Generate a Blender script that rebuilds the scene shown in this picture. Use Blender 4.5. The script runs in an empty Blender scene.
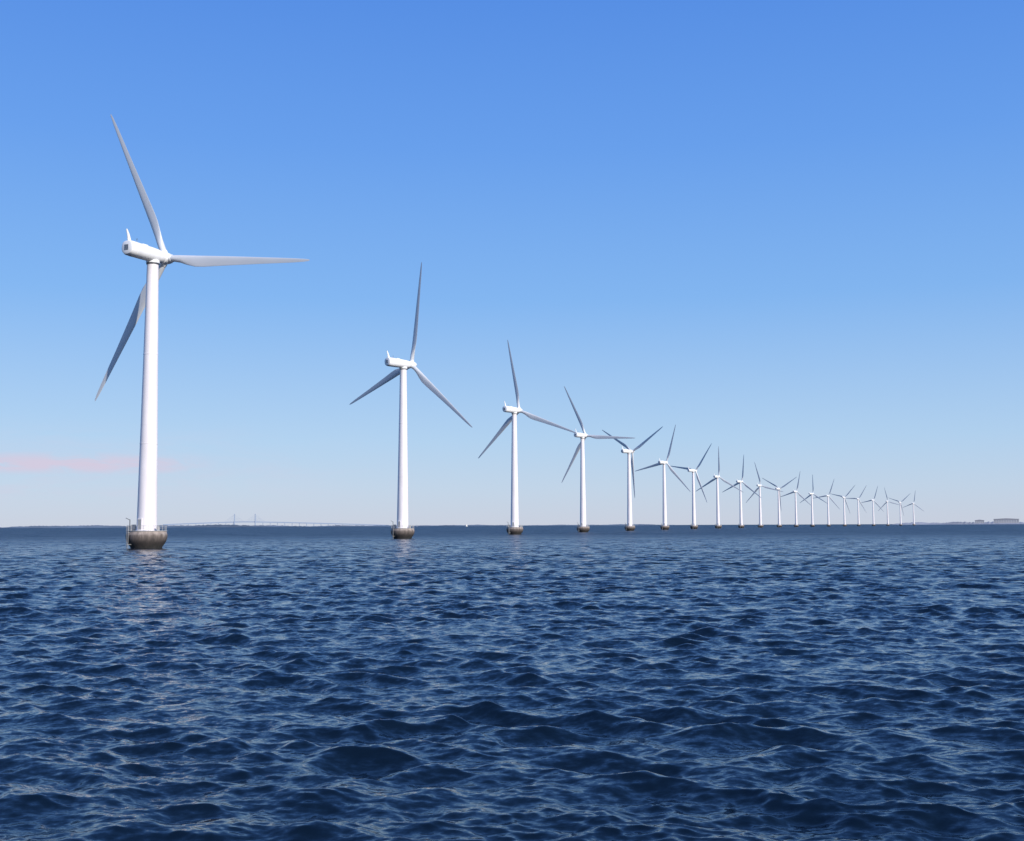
import bpy, bmesh, math, random
import numpy as np
from mathutils import Vector, Matrix
random.seed(4); rng = np.random.default_rng(31)
S = bpy.context.scene
S.view_settings.view_transform='Standard'; S.view_settings.look='None'; S.view_settings.exposure=0; S.view_settings.gamma=1
COL = S.collection
CAM_H=4.6
SUN_AZ=math.radians(138); SUN_EL=math.radians(28)

# ---------------------------------------------------------------- helpers
def new_mat(name):
    m=bpy.data.materials.new(name); m.use_nodes=True
    nt=m.node_tree; b=nt.nodes['Principled BSDF']; return m,nt,b
def N(nt,t,**kw):
    n=nt.nodes.new(t)
    for k,v in kw.items(): setattr(n,k,v)
    return n
def math_n(nt,op,a,b=None,c=None,clamp=False):
    n=nt.nodes.new('ShaderNodeMath'); n.operation=op; n.use_clamp=clamp
    for i,v in enumerate((a,b,c)):
        if v is None: continue
        if isinstance(v,(int,float)): n.inputs[i].default_value=v
        else: nt.links.new(v,n.inputs[i])
    return n.outputs[0]
def smooth(nt,v,a,b,lo=0,hi=1):
    n=nt.nodes.new('ShaderNodeMapRange'); n.interpolation_type='SMOOTHSTEP'
    nt.links.new(v,n.inputs[0])
    for i,x in enumerate((a,b,lo,hi)): n.inputs[i+1].default_value=x
    return n.outputs[0]
def paint(name,col,rough=0.4,var=0.06,scale=(0.6,0.6,0.12)):
    m,nt,b=new_mat(name)
    tc=N(nt,'ShaderNodeTexCoord'); mp=N(nt,'ShaderNodeMapping'); mp.inputs['Scale'].default_value=scale
    no=N(nt,'ShaderNodeTexNoise'); no.inputs['Scale'].default_value=1; no.inputs['Detail'].default_value=5
    nt.links.new(tc.outputs['Object'],mp.inputs[0]); nt.links.new(mp.outputs[0],no.inputs['Vector'])
    cr=N(nt,'ShaderNodeValToRGB')
    cr.color_ramp.elements[0].position=.3; cr.color_ramp.elements[1].position=.7
    cr.color_ramp.elements[0].color=(*[c*(1-var) for c in col],1); cr.color_ramp.elements[1].color=(*[min(1,c*(1+var*.5)) for c in col],1)
    nt.links.new(no.outputs[0],cr.inputs[0]); nt.links.new(cr.outputs[0],b.inputs['Base Color'])
    b.inputs['Roughness'].default_value=rough
    return m
M_TOWER=paint('tower_paint',(0.82,0.77,0.77),0.42,.09)
M_NAC=paint('nacelle_paint',(0.82,0.82,0.81),0.35)
M_BLADE=paint('blade_gelcoat',(0.62,0.64,0.66),0.35)
M_DARK=paint('dark_steel',(0.10,0.11,0.12),0.5,.3)
M_STEEL=paint('galvanised_steel',(0.38,0.38,0.37),0.5,.2)
M_RED=paint('red_lamp_housing',(0.5,0.05,0.04),0.4)
# concrete of foundation: pale above, wet / algae dark below
def concrete():
    m,nt,b=new_mat('foundation_concrete')
    tc=N(nt,'ShaderNodeTexCoord'); sep=N(nt,'ShaderNodeSeparateXYZ'); nt.links.new(tc.outputs['Object'],sep.inputs[0])
    mp=N(nt,'ShaderNodeMapping'); mp.inputs['Scale'].default_value=(1.6,1.6,.35); nt.links.new(tc.outputs['Object'],mp.inputs[0])
    no=N(nt,'ShaderNodeTexNoise'); no.inputs['Scale'].default_value=1; no.inputs['Detail'].default_value=7; nt.links.new(mp.outputs[0],no.inputs['Vector'])
    h=math_n(nt,'MULTIPLY_ADD',no.outputs[0],2.6,sep.outputs[2])
    cr=N(nt,'ShaderNodeValToRGB'); r=cr.color_ramp
    hs=math_n(nt,'DIVIDE',h,6.0)
    nt.links.new(hs,cr.inputs[0])
    r.elements[0].position=0.24; r.elements[0].color=(0.022,0.022,0.02,1)
    r.elements[1].position=0.80; r.elements[1].color=(0.36,0.30,0.26,1)
    e=r.elements.new(0.46); e.color=(0.05,0.042,0.038,1)
    e=r.elements.new(0.64); e.color=(0.13,0.105,0.09,1)
    nt.links.new(cr.outputs[0],b.inputs['Base Color']); b.inputs['Roughness'].default_value=.75
    bp=N(nt,'ShaderNodeBump'); bp.inputs['Distance'].default_value=.08; bp.inputs['Strength'].default_value=.6
    nt.links.new(no.outputs[0],bp.inputs['Height']); nt.links.new(bp.outputs[0],b.inputs['Normal'])
    return m
M_CONC=concrete()

def mesh_from_bm(bm,name,mats,smooth_=True):
    bmesh.ops.recalc_face_normals(bm,faces=bm.faces)
    me=bpy.data.meshes.new(name); bm.to_mesh(me); bm.free()
    for m in mats: me.materials.append(m)
    if smooth_:
        me.polygons.foreach_set('use_smooth',[True]*len(me.polygons))
        try: me.set_sharp_from_angle(angle=math.radians(38))
        except Exception: pass
    return me
def loft(bm,sections,cap=True,mat=0):
    rings=[[bm.verts.new(p) for p in s] for s in sections]
    n=len(rings[0])
    for a,b in zip(rings[:-1],rings[1:]):
        for i in range(n):
            f=bm.faces.new((a[i],a[(i+1)%n],b[(i+1)%n],b[i])); f.material_index=mat
    if cap:
        f=bm.faces.new(rings[0]); f.material_index=mat
        f=bm.faces.new(rings[-1]); f.material_index=mat
def revolve(bm,prof,n=48,mat=0,cap=True):
    loft(bm,[[(r*math.cos(2*math.pi*i/n),r*math.sin(2*math.pi*i/n),z) for i in range(n)] for r,z in prof],cap,mat)
def rod(bm,p,q,r,n=6,mat=0,r2=None):
    p=Vector(p);q=Vector(q);d=(q-p).normalized()
    u=d.orthogonal().normalized(); v=d.cross(u); r2=r if r2 is None else r2
    loft(bm,[[c+(u*math.cos(2*math.pi*i/n)+v*math.sin(2*math.pi*i/n))*rr for i in range(n)] for c,rr in ((p,r),(q,r2))],True,mat)
def box(bm,c,s,mat=0,rz=0):
    m=Matrix.Translation(c)@Matrix.Rotation(rz,4,'Z')@Matrix.Diagonal((*s,1))
    g=bmesh.ops.create_cube(bm,size=1,matrix=m)
    for f in {f for v in g['verts'] for f in v.link_faces}: f.material_index=mat
def obj(name,me,parent=None,loc=(0,0,0),rot=(0,0,0)):
    o=bpy.data.objects.new(name,me); COL.objects.link(o); o.location=loc; o.rotation_euler=rot
    if parent: o.parent=parent
    return o

# ---------------------------------------------------------------- turbine meshes
# foundation : bowl-like ice cone with deck
bm=bmesh.new()
revolve(bm,[(3.2,-4),(3.15,-0.4),(3.35,0.4),(3.8,1.0),(4.15,1.7),(4.3,2.3),(4.32,3.0),(4.20,3.15),(4.15,3.65),(2.0,3.66)],64)
ME_F=mesh_from_bm(bm,'foundation',[M_CONC])
# deck : steel edge, railing, ladder, cabinet, crane
bm=bmesh.new()
revolve(bm,[(4.15,3.67),(4.26,3.67),(4.26,3.8),(2.0,3.8)],48,1,False)
for i in range(24):
    a=2*math.pi*i/24; c,s=math.cos(a)*4.1,math.sin(a)*4.1
    rod(bm,(c,s,3.8),(c,s,4.9),.035,5,1)
for z in (4.3,4.6,4.9):
    for i in range(48):
        a=2*math.pi*i/48;b2=2*math.pi*(i+1)/48
        rod(bm,(4.1*math.cos(a),4.1*math.sin(a),z),(4.1*math.cos(b2),4.1*math.sin(b2),z),.03,5,1)
m=Matrix.Rotation(-2.2,4,'Z')
def T(*p): return m@Vector(p)
for sx in (-.3,.3):
    rod(bm,T(4.5,sx,4.9),T(4.5,sx,-1.5),.06,6,1)
for k in range(18): rod(bm,T(4.5,-.3,-1.2+k*.33),T(4.5,.3,-1.2+k*.33),.03,5,1)
for z in (0.9,3.4):
    for sx in (-.3,.3): rod(bm,T(4.5,sx,z),T(3.4,sx,z),.05,5,1)
rod(bm,(-3.3,-1.2,3.8),(-3.3,-1.2,6.2),.10,8,0); rod(bm,(-3.3,-1.2,6.1),(-3.9,-1.9,6.5),.07,8,0)
box(bm,(-3.1,.2,4.45),(.7,.9,1.3),1); box(bm,(3.1,-1.2,4.3),(.6,.6,.9),1,.5)
ME_D=mesh_from_bm(bm,'deck',[M_DARK,M_STEEL])
# tower with faint flanges
bm=bmesh.new()
Z0,Z1=3.8,62.2; R0,R1=2.12,1.22
def tr(z): 
    t=(z-Z0)/(Z1-Z0); return R0+(R1-R0)*t
prof=[(R0+.22,Z0),(R0+.22,Z0+.25),(R0+.02,Z0+.26)]
for zf in (22.5,42.0):
    prof+=[(tr(zf-.12),zf-.12),(tr(zf)+.035,zf-.1),(tr(zf)+.035,zf+.1),(tr(zf+.12),zf+.12)]
prof+=[(R1,Z1)]
revolve(bm,prof,64,0)
for k in range(1,21):
    z=Z0+k*2.85
    revolve(bm,[(tr(z-.03)+.004,z-.03),(tr(z)+.012,z),(tr(z+.03)+.004,z+.03)],48,0,False)
ang=-1.9
m=Matrix.Rotation(ang,4,'Z')
for (c,s_,mt) in (((2.12,0,5.2),(.16,1.15,2.5),0),((2.16,0,5.15),(.14,.85,2.1),1)):
    g=bmesh.ops.create_cube(bm,size=1,matrix=m@Matrix.Translation(c)@Matrix.Diagonal((*s_,1)))
    for f in {f for v in g['verts'] for f in v.link_faces}: f.material_index=mt
revolve(bm,[(R1+.12,Z1-.35),(R1+.16,Z1-.3),(R1+.16,Z1),(R1,Z1)],48,2,False)
ME_T=mesh_from_bm(bm,'tower',[M_TOWER,M_STEEL,M_DARK])
# nacelle, axis +Y (rotor at +Y)
def sect(y,w,h,zc,n=32,p=3.0):
    out=[]
    for i in range(n):
        a=2*math.pi*i/n; c,s=math.cos(a),math.sin(a)
        out.append((w*math.copysign(abs(c)**(2/p),c),y,zc+h*math.copysign(abs(s)**(2/p),s)))
    return out
bm=bmesh.new()
loft(bm,[sect(-8.2,1.05,1.05,.10,p=2.5),sect(-8.05,1.42,1.42,.08,p=2.5),sect(-7.6,1.6,1.6,.05,p=2.5),sect(-6.4,1.64,1.64,.03,p=2.5),sect(-6.37,1.61,1.61,.03,p=2.5),sect(-6.3,1.61,1.61,.03,p=2.5),sect(-6.27,1.64,1.64,.03,p=2.5),
     sect(-1,1.58,1.58,0,p=2.4),sect(1.2,1.48,1.48,0,p=2.3),sect(2.2,1.36,1.36,0,p=2.2),sect(2.75,1.22,1.22,0,p=2)])
loft(bm,[[(1.45*math.cos(2*math.pi*i/32),1.45*math.sin(2*math.pi*i/32),z) for i in range(32)] for z in (-1.85,-1.2)],True,0)
for k in range(7): box(bm,(0,-8.23,-.5+k*.18),(1.1,.06,.07),1)
def fin(y0,y1,z,t): return [(-t,y0,z),(t,y0,z),(t,y1,z),(-t,y1,z)]
loft(bm,[fin(-7.8,-6.8,1.5,.10),fin(-8.05,-7.35,2.9,.08),fin(-8.4,-8.05,4.0,.06)],True,0)
box(bm,(0,-3.0,1.62),(1.1,1.6,.14),0)
rod(bm,(.5,-5.6,1.5),(.5,-5.6,2.3),.04,6,1); rod(bm,(.3,-5.6,2.3),(.7,-5.6,2.3),.05,6,1)
rod(bm,(-.5,-5.2,1.5),(-.5,-5.2,1.9),.12,10,2)
ME_N=mesh_from_bm(bm,'nacelle',[M_NAC,M_DARK,M_RED])
# rotor hub + spinner, centre at origin
bm=bmesh.new()
def circ(y,r,n=32): return [(r*math.cos(2*math.pi*i/n),y,r*math.sin(2*math.pi*i/n)) for i in range(n)]
loft(bm,[circ(-1.35,1.05),circ(-1.2,1.25),circ(0,1.32),circ(.9,1.2),circ(1.6,.95),circ(2.2,.6),circ(2.5,.25),circ(2.56,.05)])
for k in range(3):
    a=2*math.pi*k/3; d=Vector((math.sin(a),0,math.cos(a)))
    rod(bm,d*.8,d*1.7,.9,24,0,.84)
ME_H=mesh_from_bm(bm,'hub',[M_NAC])
# blade pointing +Z, chord along X, thickness along Y
bm=bmesh.new()
st=[(1.3,1.5,1.0,0,0),(2.6,1.5,1.0,0,0),(4.2,1.7,.80,-7,.06),(6.2,2.2,.48,-10,.16),(8.5,2.55,.33,-9,.22),(11,2.5,.27,-7,.22),(15,2.2,.22,-5,.2),(20,1.85,.19,-3.5,.18),(25,1.5,.17,-2.2,.16),(30,1.18,.15,-1.2,.14),(34,.9,.14,-.3,.12),(36.5,.64,.13,0,.1),(37.6,.38,.12,0,.08),(38,.12,.12,0,.05)]
secs=[]
n=28
for z,c,t,tw,off in st:
    s=[]
    tw=math.radians(tw-4)
    for i in range(n):
        a=2*math.pi*i/n; x=math.cos(a); y=math.sin(a)
        round_=max(0,min(1,(t-.33)/.67))
        prof=y*(1-round_)*(0.75+0.45*(-x))+y*round_
        px=(x*.5+off)*c; py=prof*.5*c*t
        X=px*math.cos(tw)-py*math.sin(tw); Y=px*math.sin(tw)+py*math.cos(tw)
        Y+=0.5*(z/38)
        s.append((X,Y,z))
    secs.append(s)
fine=[]
for a,b in zip(secs[:-1],secs[1:]):
    for k in range(3):
        t=k/3; fine.append([tuple(np.array(p)*(1-t)+np.array(q)*t) for p,q in zip(a,b)])
fine.append(secs[-1])
loft(bm,fine)
ME_B=mesh_from_bm(bm,'blade',[M_BLADE])

# ---------------------------------------------------------------- wind farm : gentle arc, 182 m spacing, heading / rotor angle
farm=[(-78.6,259,25,-24),(-39.9,438,41,11),(1.2,617,38,-9),(46.7,795,37,-25),(94.6,970.5,47,61),(145,1145.5,40,19),
(199,1319.5,48,40),(255,1492.5,36,2),(316,1664,46,8),(378,1835,38,-14),(444,2004,42,60),(512,2172.5,40,14),(583,2340,50,2),
(657.6,2505,38,22),(736,2668,41,44),(814,2831,36,33),(897,2991,43,20),(982,3150,38,-12),(1067,3309,42,50),(1155,3465,39,10)]
for x,y,az,th in farm:
    root=bpy.data.objects.new('wind_turbine',None); COL.objects.link(root); root.location=(x,y,0); root.empty_display_size=5
    rz=random.uniform(-.25,.25)
    obj('foundation',ME_F,root); obj('deck',ME_D,root,rot=(0,0,rz)); obj('tower',ME_T,root,rot=(0,0,rz))
    h=bpy.data.objects.new('nacelle_yaw',None); COL.objects.link(h); h.parent=root; h.location=(0,0,64); h.rotation_euler=(math.radians(0),0,-math.radians(az))
    obj('nacelle',ME_N,h)
    r=bpy.data.objects.new('rotor',None); COL.objects.link(r); r.parent=h; r.location=(0,4.2,.1); 
    r.rotation_mode='XYZ'; r.rotation_euler=(Matrix.Rotation(math.radians(4),4,'X')@Matrix.Rotation(math.radians(th),4,'Y')).to_euler()
    obj('hub',ME_H,r)
    for k in range(3): obj('blade_%d'%(k+1),ME_B,r,rot=(0,math.radians(120*k),0))

# ---------------------------------------------------------------- sea
def build_sea():
    rs=[6.0]; r=6.0
    while r<15: r+=.06; rs.append(r)
    while r<420: r+=max(.04,r*.0027); rs.append(r)
    while r<60000: r*=1.02; rs.append(r)
    rs=np.array(rs)
    fa=np.radians(np.linspace(-31,31,1350)); ca=np.radians(np.linspace(31,329,120))[1:-1]
    ang=np.concatenate([fa,ca]); na=len(ang); nr=len(rs)
    sp=np.gradient(rs)
    R,A=rs[:,None],ang[None,:]
    X0=(R*np.sin(A)); Y0=(R*np.cos(A))
    nf=len(fa)
    def patch(seed,l0,amp):
        g=np.random.default_rng(seed); m_=np.zeros((nr,na))
        for _ in range(9):
            k=2*math.pi/(l0*g.uniform(.6,1.8)); t=g.uniform(0,2*math.pi)
            m_+=np.sin(k*(X0*math.sin(t)*.8+Y0*math.cos(t))+g.uniform(0,6.28))
        return np.clip(1+amp*m_/2.1,.4,1.6)
    modL=patch(5,10,.17); modS=patch(6,7,.25)
    Z=np.zeros_like(X0); DX=np.zeros_like(X0); DY=np.zeros_like(X0)
    NW=170
    lam=np.exp(np.linspace(math.log(.17),math.log(5.0),NW))*(1+rng.normal(0,.02,NW))
    base=math.radians(194)
    for l in lam:
        k=2*math.pi/l
        spread=.42 if l>1.8 else .7
        th=base+rng.normal(0,spread)
        dx,dy=math.sin(th),math.cos(th)
        s=.0235*(1.0+.55*math.exp(-((math.log(l)-math.log(1.7))/.5)**2))
        if l>3.2: s*=.6
        a=s/k*rng.uniform(.6,1.4)
        q=l/(np.maximum(sp,rs*.0009)*3.0); w=np.clip((q-.8)/.9,0,1); w=w*w*(3-2*w)
        hi=int(np.sum(w>0))
        if hi<2: continue
        ph=k*(X0[:hi,:nf]*dx+Y0[:hi,:nf]*dy)+rng.uniform(0,2*math.pi)
        c=np.cos(ph); sn=np.sin(ph); ww=w[:hi,None]*a*(modL if l>1.2 else modS)[:hi,:nf]
        Z[:hi,:nf]+=ww*c; sn*=ww; DX[:hi,:nf]-=sn*dx*.85; DY[:hi,:nf]-=sn*dy*.85
    edge=np.ones(na); e=30; edge[:e]=np.linspace(0,1,e); edge[nf-e:nf]=np.linspace(1,0,e)
    Z*=edge; DX*=edge; DY*=edge
    X=X0+DX; Y=Y0+DY
    co=np.stack([X,Y,Z],-1).reshape(-1,3).astype(np.float32)
    co=np.concatenate([co,np.array([[0,0,0]],np.float32)])
    i=np.arange(nr-1)[:,None]*na; j=np.arange(na)[None,:]; j2=(j+1)%na
    q=np.stack([i+j,i+na+j,i+na+j2,i+j2],-1).reshape(-1,4)[:,::-1]
    tri=np.stack([np.full(na,nr*na),np.arange(na),(np.arange(na)+1)%na],-1)[:,::-1]
    p=co[q[0]]; nz=np.cross(p[1]-p[0],p[2]-p[0])[2]
    if nz<0: q=q[:,::-1]
    p=co[tri[0]]; nz=np.cross(p[1]-p[0],p[2]-p[0])[2]
    if nz<0: tri=tri[:,::-1]
    me=bpy.data.meshes.new('sea')
    me.vertices.add(len(co)); me.vertices.foreach_set('co',co.ravel())
    loops=np.concatenate([q.ravel(),tri.ravel()]).astype(np.int32)
    me.loops.add(len(loops)); me.loops.foreach_set('vertex_index',loops)
    me.polygons.add(len(q)+len(tri))
    starts=np.concatenate([np.arange(len(q))*4,len(q)*4+np.arange(len(tri))*3]).astype(np.int32)
    me.polygons.foreach_set('loop_start',starts)
    me.update(calc_edges=True)
    me.polygons.foreach_set('use_smooth',np.ones(len(me.polygons),bool))
    me.update()
    print('SEA',me.polygons[5000].normal.z,len(me.vertices),'Hs',4*Z[:300,:nf].std())
    return me
def water_mat():
    m,nt,b=new_mat('sea_water')
    L=nt.links.new
    tc=N(nt,'ShaderNodeTexCoord'); P=tc.outputs['Object']
    ln=N(nt,'ShaderNodeVectorMath',operation='LENGTH'); L(P,ln.inputs[0]); r=ln.outputs['Value']
    geo=N(nt,'ShaderNodeNewGeometry')
    def slope(scale,k,detail,stretch=(1,1,1)):
        mp=N(nt,'ShaderNodeMapping'); mp.inputs['Rotation'].default_value=(0,0,math.radians(14)); mp.inputs['Scale'].default_value=[s*scale for s in stretch]
        L(P,mp.inputs[0])
        no=N(nt,'ShaderNodeTexNoise'); no.inputs['Scale'].default_value=1; no.inputs['Detail'].default_value=detail; no.inputs['Roughness'].default_value=.6
        L(mp.outputs[0],no.inputs['Vector'])
        sub=N(nt,'ShaderNodeVectorMath',operation='SUBTRACT'); L(no.outputs['Color'],sub.inputs[0]); sub.inputs[1].default_value=(.5,.5,.5)
        mul=N(nt,'ShaderNodeVectorMath',operation='MULTIPLY'); L(sub.outputs[0],mul.inputs[0]); mul.inputs[1].default_value=(k*.8,k,0)
        return mul.outputs[0]
    def scaled(v,f):
        s=N(nt,'ShaderNodeVectorMath',operation='SCALE'); L(v,s.inputs[0]); L(f,s.inputs['Scale']); return s.outputs[0]
    def add(a,b_):
        s=N(nt,'ShaderNodeVectorMath',operation='ADD'); L(a,s.inputs[0]); L(b_,s.inputs[1]); return s.outputs[0]
    s1=scaled(slope(6.0,.9,4,(.6,1,1)),smooth(nt,r,20,120,1,.9))
    s2=scaled(slope(.9,2.5,5,(.5,1,1)),smooth(nt,r,25,170,0,1))
    s3=scaled(slope(.10,1.2,3,(.4,1,1)),smooth(nt,r,120,700,0,1))
    v=add(geo.outputs['Normal'],add(s1,add(s2,s3)))
    nm=N(nt,'ShaderNodeVectorMath',operation='NORMALIZE'); L(v,nm.inputs[0]); L(nm.outputs[0],b.inputs['Normal'])
    L(smooth(nt,r,25,700,.10,.38),b.inputs['Roughness'])
    b.inputs['Base Color'].default_value=(.0024,.0072,.0155,1)
    b.inputs['IOR'].default_value=1.333
    return m
me=build_sea(); me.materials.append(water_mat()); obj('sea',me)

# ---------------------------------------------------------------- distant shore, bridge, boats
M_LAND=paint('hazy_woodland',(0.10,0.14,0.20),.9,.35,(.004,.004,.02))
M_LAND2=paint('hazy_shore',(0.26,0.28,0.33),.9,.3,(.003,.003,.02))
def shore(name,az0,az1,dist,hmax,seed,mat,depth=600,fl=3.0):
    rr=np.random.default_rng(seed); n=420
    bm=bmesh.new(); prev=None
    ph=rr.uniform(0,6,12); 
    for i in range(n+1):
        t=i/n; a=math.radians(az0+(az1-az0)*t)
        w=min(1,t*6,(1-t)*6)
        h=hmax*(.55+.2*math.sin(t*9+ph[0])+.15*math.sin(t*23+ph[1])+.1*math.sin(t*61+ph[2])+rr.uniform(-.12,.12))*w**.5+fl*.3
        h=max(h,1)
        d=dist*(1+.03*math.sin(t*5+ph[3]))
        s,c=math.sin(a),math.cos(a)
        row=[bm.verts.new((s*d,c*d,-1)),bm.verts.new((s*(d+15),c*(d+15),h*.55)),bm.verts.new((s*(d+60),c*(d+60),h)),bm.verts.new((s*(d+depth),c*(d+depth),h*.9)),bm.verts.new((s*(d+depth+50),c*(d+depth+50),-1))]
        if prev:
            for k in range(4): bm.faces.new((prev[k],row[k],row[k+1],prev[k+1]))
        prev=row
    return obj(name,mesh_from_bm(bm,name,[mat]))
shore('distant_shore',-30,-4.0,11000,24,1,M_LAND)
shore('distant_shore',17.5,36,9000,32,2,M_LAND2)
shore('distant_shore',-5,8,16000,18,3,M_LAND)

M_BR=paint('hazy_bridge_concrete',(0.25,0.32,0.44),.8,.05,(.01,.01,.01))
def bridge():
    D=14000
    root=bpy.data.objects.new('cable_stayed_bridge',None); COL.objects.link(root)
    ax=math.radians(-13.0); root.location=(D*math.sin(ax),D*math.cos(ax),0); root.rotation_euler=(0,0,-ax)
    x0,x1=-780,1750
    def dz(x): 
        return 58-46*max(0,(x-115)/(x1-115))**1.3 if x>115 else 58-30*max(0,(115-x)/(115-x0))**1.3
    bm=bmesh.new(); secs=[]
    for i in range(61):
        x=x0+(x1-x0)*i/60; z=dz(x)
        secs.append([(x,-12,z-7),(x,12,z-7),(x,12,z+5),(x,-12,z+5)])
    loft(bm,secs); obj('deck',mesh_from_bm(bm,'bridge_deck',[M_BR],False),root)
    bm=bmesh.new()
    x=x0+30
    while x<x1-20:
        if not (-10<x<240): box(bm,(x,0,dz(x)/2-4),(6,16,dz(x)-8))
        x+=82
    obj('piers',mesh_from_bm(bm,'bridge_piers',[M_BR],False),root)
    bm=bmesh.new()
    for px in (0,230):
        for sy in (-15,15):
            loft(bm,[[(px-6,sy-4,-2),(px+6,sy-4,-2),(px+6,sy+4,-2),(px-6,sy+4,-2)],[(px-4.5,sy-3,148),(px+4.5,sy-3,148),(px+4.5,sy+3,148),(px-4.5,sy+3,148)]])
        box(bm,(px,0,44),(6,20,5))
    obj('pylons',mesh_from_bm(bm,'bridge_pylons',[M_BR],False),root)
    bm=bmesh.new()
    for px in (0,230):
        for sg in (-1,1):
            for k in range(1,8):
                for sy in (-13,13): rod(bm,(px,sy,60+k*11.5),(px+sg*k*15.5,sy,60),.6,4)
    obj('cables',mesh_from_bm(bm,'bridge_cables',[M_BR],False),root)
bridge()

M_WALL=paint('hazy_wall',(0.50,0.50,0.52),.8,.1,(.01,.01,.01)); M_ROOF=paint('hazy_roof',(0.33,0.33,0.37),.8,.1,(.01,.01,.01)); M_WIN=paint('hazy_windows',(0.2,0.23,0.28),.3)
def building(name,az,d,w,h,dep,bays):
    a=math.radians(az); root=bpy.data.objects.new(name,None); COL.objects.link(root); root.location=(d*math.sin(a),d*math.cos(a),8); root.rotation_euler=(0,0,-a)
    bm=bmesh.new(); box(bm,(0,0,h/2),(w,dep,h)); obj('walls',mesh_from_bm(bm,'walls',[M_WALL],False),root)
    bm=bmesh.new(); loft(bm,[[(-w/2-2,-dep/2-2,h+.1),(w/2+2,-dep/2-2,h+.1),(w/2+2,-dep/2-2,h+2),(0,-dep/2-2,h+7),(-w/2-2,-dep/2-2,h+2)],[(-w/2-2,dep/2+2,h+.1),(w/2+2,dep/2+2,h+.1),(w/2+2,dep/2+2,h+2),(0,dep/2+2,h+7),(-w/2-2,dep/2+2,h+2)]])
    obj('roof',mesh_from_bm(bm,'roof',[M_ROOF],False),root)
    bm=bmesh.new()
    for i in range(bays):
        for zz in (.3,.68): box(bm,(-w/2+w*(i+.5)/bays,-dep/2-.1,h*zz),(w/bays*.6,.4,h*.18))
    obj('windows',mesh_from_bm(bm,'windows',[M_WIN],False),root)
building('harbour_warehouse',22.3,8900,160,26,60,10)
building('harbour_warehouse',21.2,8950,60,18,50,5)
building('harbour_warehouse',23.6,8950,110,20,60,7)

M_HULL=paint('boat_hull_paint',(.7,.7,.7),.3); M_SAIL=paint('sail_cloth',(.8,.78,.74),.8); M_WOOD=paint('cabin',(.25,.2,.18),.5)
def sailboat(x,y,rz,s=1.0):
    root=bpy.data.objects.new('sailboat',None); COL.objects.link(root); root.location=(x,y,0); root.rotation_euler=(math.radians(4),0,rz); root.scale=(s,s,s)
    bm=bmesh.new(); secs=[]
    for t in np.linspace(0,1,9):
        xx=-5+10*t; w=1.6*math.sin(math.pi*min(1,.25+.75*t))**.7 if t<1 else .04; w=max(w,.05)
        secs.append([(xx,-w,1.1+.3*t),(xx,-w*.8,.3),(xx,0,-.6+.6*t*t),(xx,w*.8,.3),(xx,w,1.1+.3*t)])
    loft(bm,secs); obj('hull',mesh_from_bm(bm,'hull',[M_HULL]),root)
    bm=bmesh.new(); box(bm,(-.6,0,1.6),(3.4,1.6,.7)); rod(bm,(.8,0,1.2),(.8,0,13.5),.09,6); rod(bm,(.8,0,2.4),(-4.2,.3,2.4),.07,6)
    obj('cabin_and_mast',mesh_from_bm(bm,'cabin_and_mast',[M_WOOD],False),root)
    bm=bmesh.new()
    for tri in ([(.7,0,2.6),(-4,.3,2.6),(-2.6,.75,6.5),(.7,0,13.2)],[(4.8,0,1.6),(1.0,.5,2.0),(1.6,.6,6.0),(.9,0,11.8)]):
        vs=[bm.verts.new(p) for p in tri]; bm.faces.new(vs)
    obj('sails',mesh_from_bm(bm,'sails',[M_SAIL],False),root)
for x,y,rz in ((-205,5400,.6),(-445,5600,2.1)): sailboat(x,y,rz)

# ---------------------------------------------------------------- sky & sun
w=bpy.data.worlds.new('World'); S.world=w; w.use_nodes=True; w.name='sky'
nt=w.node_tree; L=nt.links.new; bg=nt.nodes['Background']
sk=N(nt,'ShaderNodeTexSky',sky_type='NISHITA'); sk.sun_disc=False; sk.sun_elevation=SUN_EL; sk.sun_rotation=SUN_AZ
sk.air_density=1.0; sk.dust_density=0.4; sk.ozone_density=3.0; sk.altitude=0
tc=N(nt,'ShaderNodeTexCoord'); sep=N(nt,'ShaderNodeSeparateXYZ'); L(tc.outputs['Generated'],sep.inputs[0])
az=math_n(nt,'ARCTAN2',sep.outputs[0],sep.outputs[1]); el=math_n(nt,'ARCSINE',sep.outputs[2])
cr=N(nt,'ShaderNodeValToRGB'); r=cr.color_ramp; L(sep.outputs[2],cr.inputs[0])
stops=[(0,(.59,.645,.78)),(.03,(.53,.66,.84)),(.07,(.44,.64,.89)),(.186,(.225,.475,.91)),(.304,(.138,.36,.885)),(.41,(.094,.285,.83)),(1,(.045,.16,.52))]
r.elements[0].position=0; r.elements[0].color=(*stops[0][1],1); r.elements[1].position=1; r.elements[1].color=(*stops[-1][1],1)
for p,c in stops[1:-1]:
    e=r.elements.new(p); e.color=(*c,1)
sc=N(nt,'ShaderNodeVectorMath',operation='SCALE'); L(cr.outputs[0],sc.inputs[0]); sc.inputs['Scale'].default_value=10
m0=N(nt,'ShaderNodeMix',data_type='RGBA'); m0.inputs[0].default_value=.88; L(sk.outputs[0],m0.inputs[6]); L(sc.outputs[0],m0.inputs[7])
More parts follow.
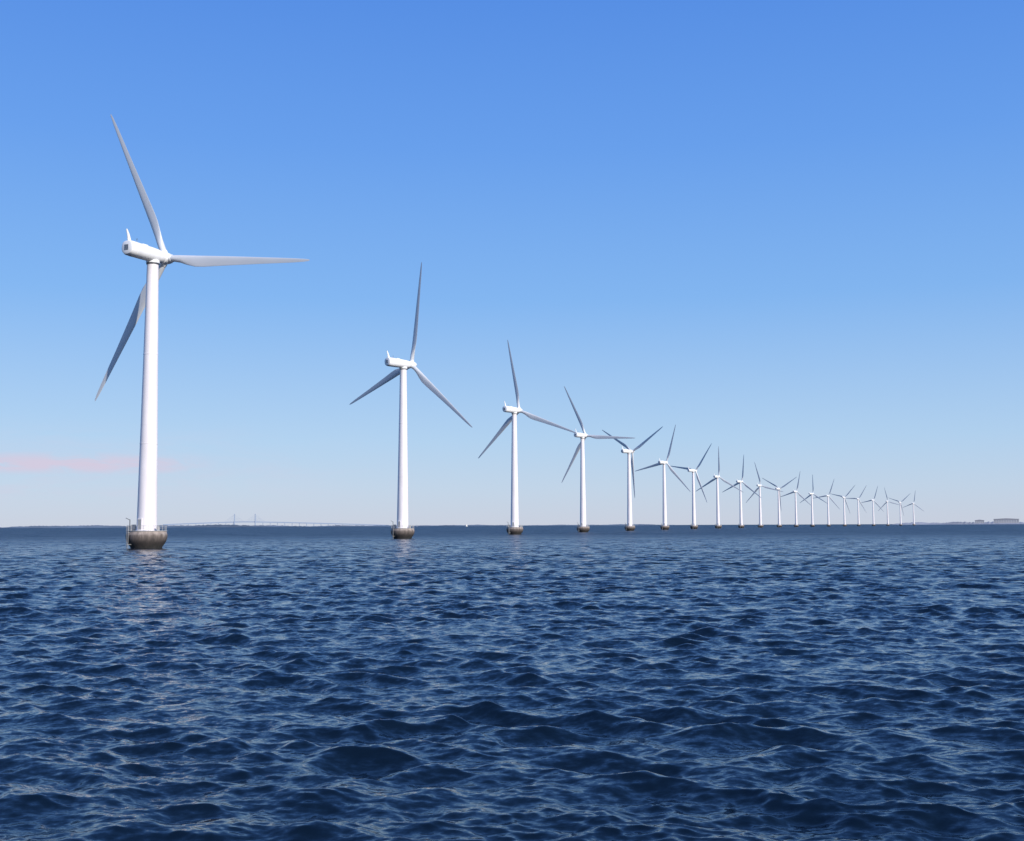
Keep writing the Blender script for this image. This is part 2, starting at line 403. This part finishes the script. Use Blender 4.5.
def cloud(fa_,fe,seed,lo,hi,e0,e1,e2,e3,a0,a1,amt):
    cb=N(nt,'ShaderNodeCombineXYZ'); L(math_n(nt,'MULTIPLY',az,fa_),cb.inputs[0]); L(math_n(nt,'MULTIPLY',el,fe),cb.inputs[1]); cb.inputs[2].default_value=seed
    no=N(nt,'ShaderNodeTexNoise'); no.inputs['Scale'].default_value=1.0; no.inputs['Detail'].default_value=8; no.inputs['Roughness'].default_value=.62; no.inputs['Distortion'].default_value=.7
    L(cb.outputs[0],no.inputs['Vector'])
    den=smooth(nt,no.outputs[0],lo,hi)
    band=math_n(nt,'MULTIPLY',smooth(nt,el,e0,e1),smooth(nt,el,e2,e3,1,0))
    side=smooth(nt,az,a0,a1,1,0)
    return math_n(nt,'MULTIPLY',math_n(nt,'MULTIPLY',den,band),math_n(nt,'MULTIPLY',side,amt))
c1=cloud(28,90,4.1,.26,.60,.039,.047,.050,.062,-.31,-.225,.9)
c2=cloud(12,60,1.2,.34,.75,.010,.03,.05,.09,-.36,-.05,.35)
cl=math_n(nt,'MAXIMUM',c1,c2)
mx=N(nt,'ShaderNodeMix',data_type='RGBA'); L(cl,mx.inputs[0]); L(m0.outputs[2],mx.inputs[6]); mx.inputs[7].default_value=(6.7,6.0,7.4,1)
L(mx.outputs[2],bg.inputs[0]); bg.inputs[1].default_value=.10

sun=bpy.data.lights.new('sun','SUN'); sun.energy=4.8; sun.angle=math.radians(.5); sun.color=(1,.93,.85)
so=obj('sun',sun)
d=Vector((math.sin(SUN_AZ)*math.cos(SUN_EL),math.cos(SUN_AZ)*math.cos(SUN_EL),math.sin(SUN_EL)))
so.rotation_euler=d.to_track_quat('Z','Y').to_euler(); so.location=d*200

# ---------------------------------------------------------------- camera
cam=bpy.data.cameras.new('camera'); co=obj('camera',cam)
cam.sensor_width=36; cam.lens=1200/1024*36; cam.clip_start=.1; cam.clip_end=100000
co.matrix_world=Matrix.Translation((0,0,CAM_H))@Matrix.Rotation(math.radians(90+5.0),4,'X')@Matrix.Rotation(math.radians(-.22),4,'Z')
S.camera=co
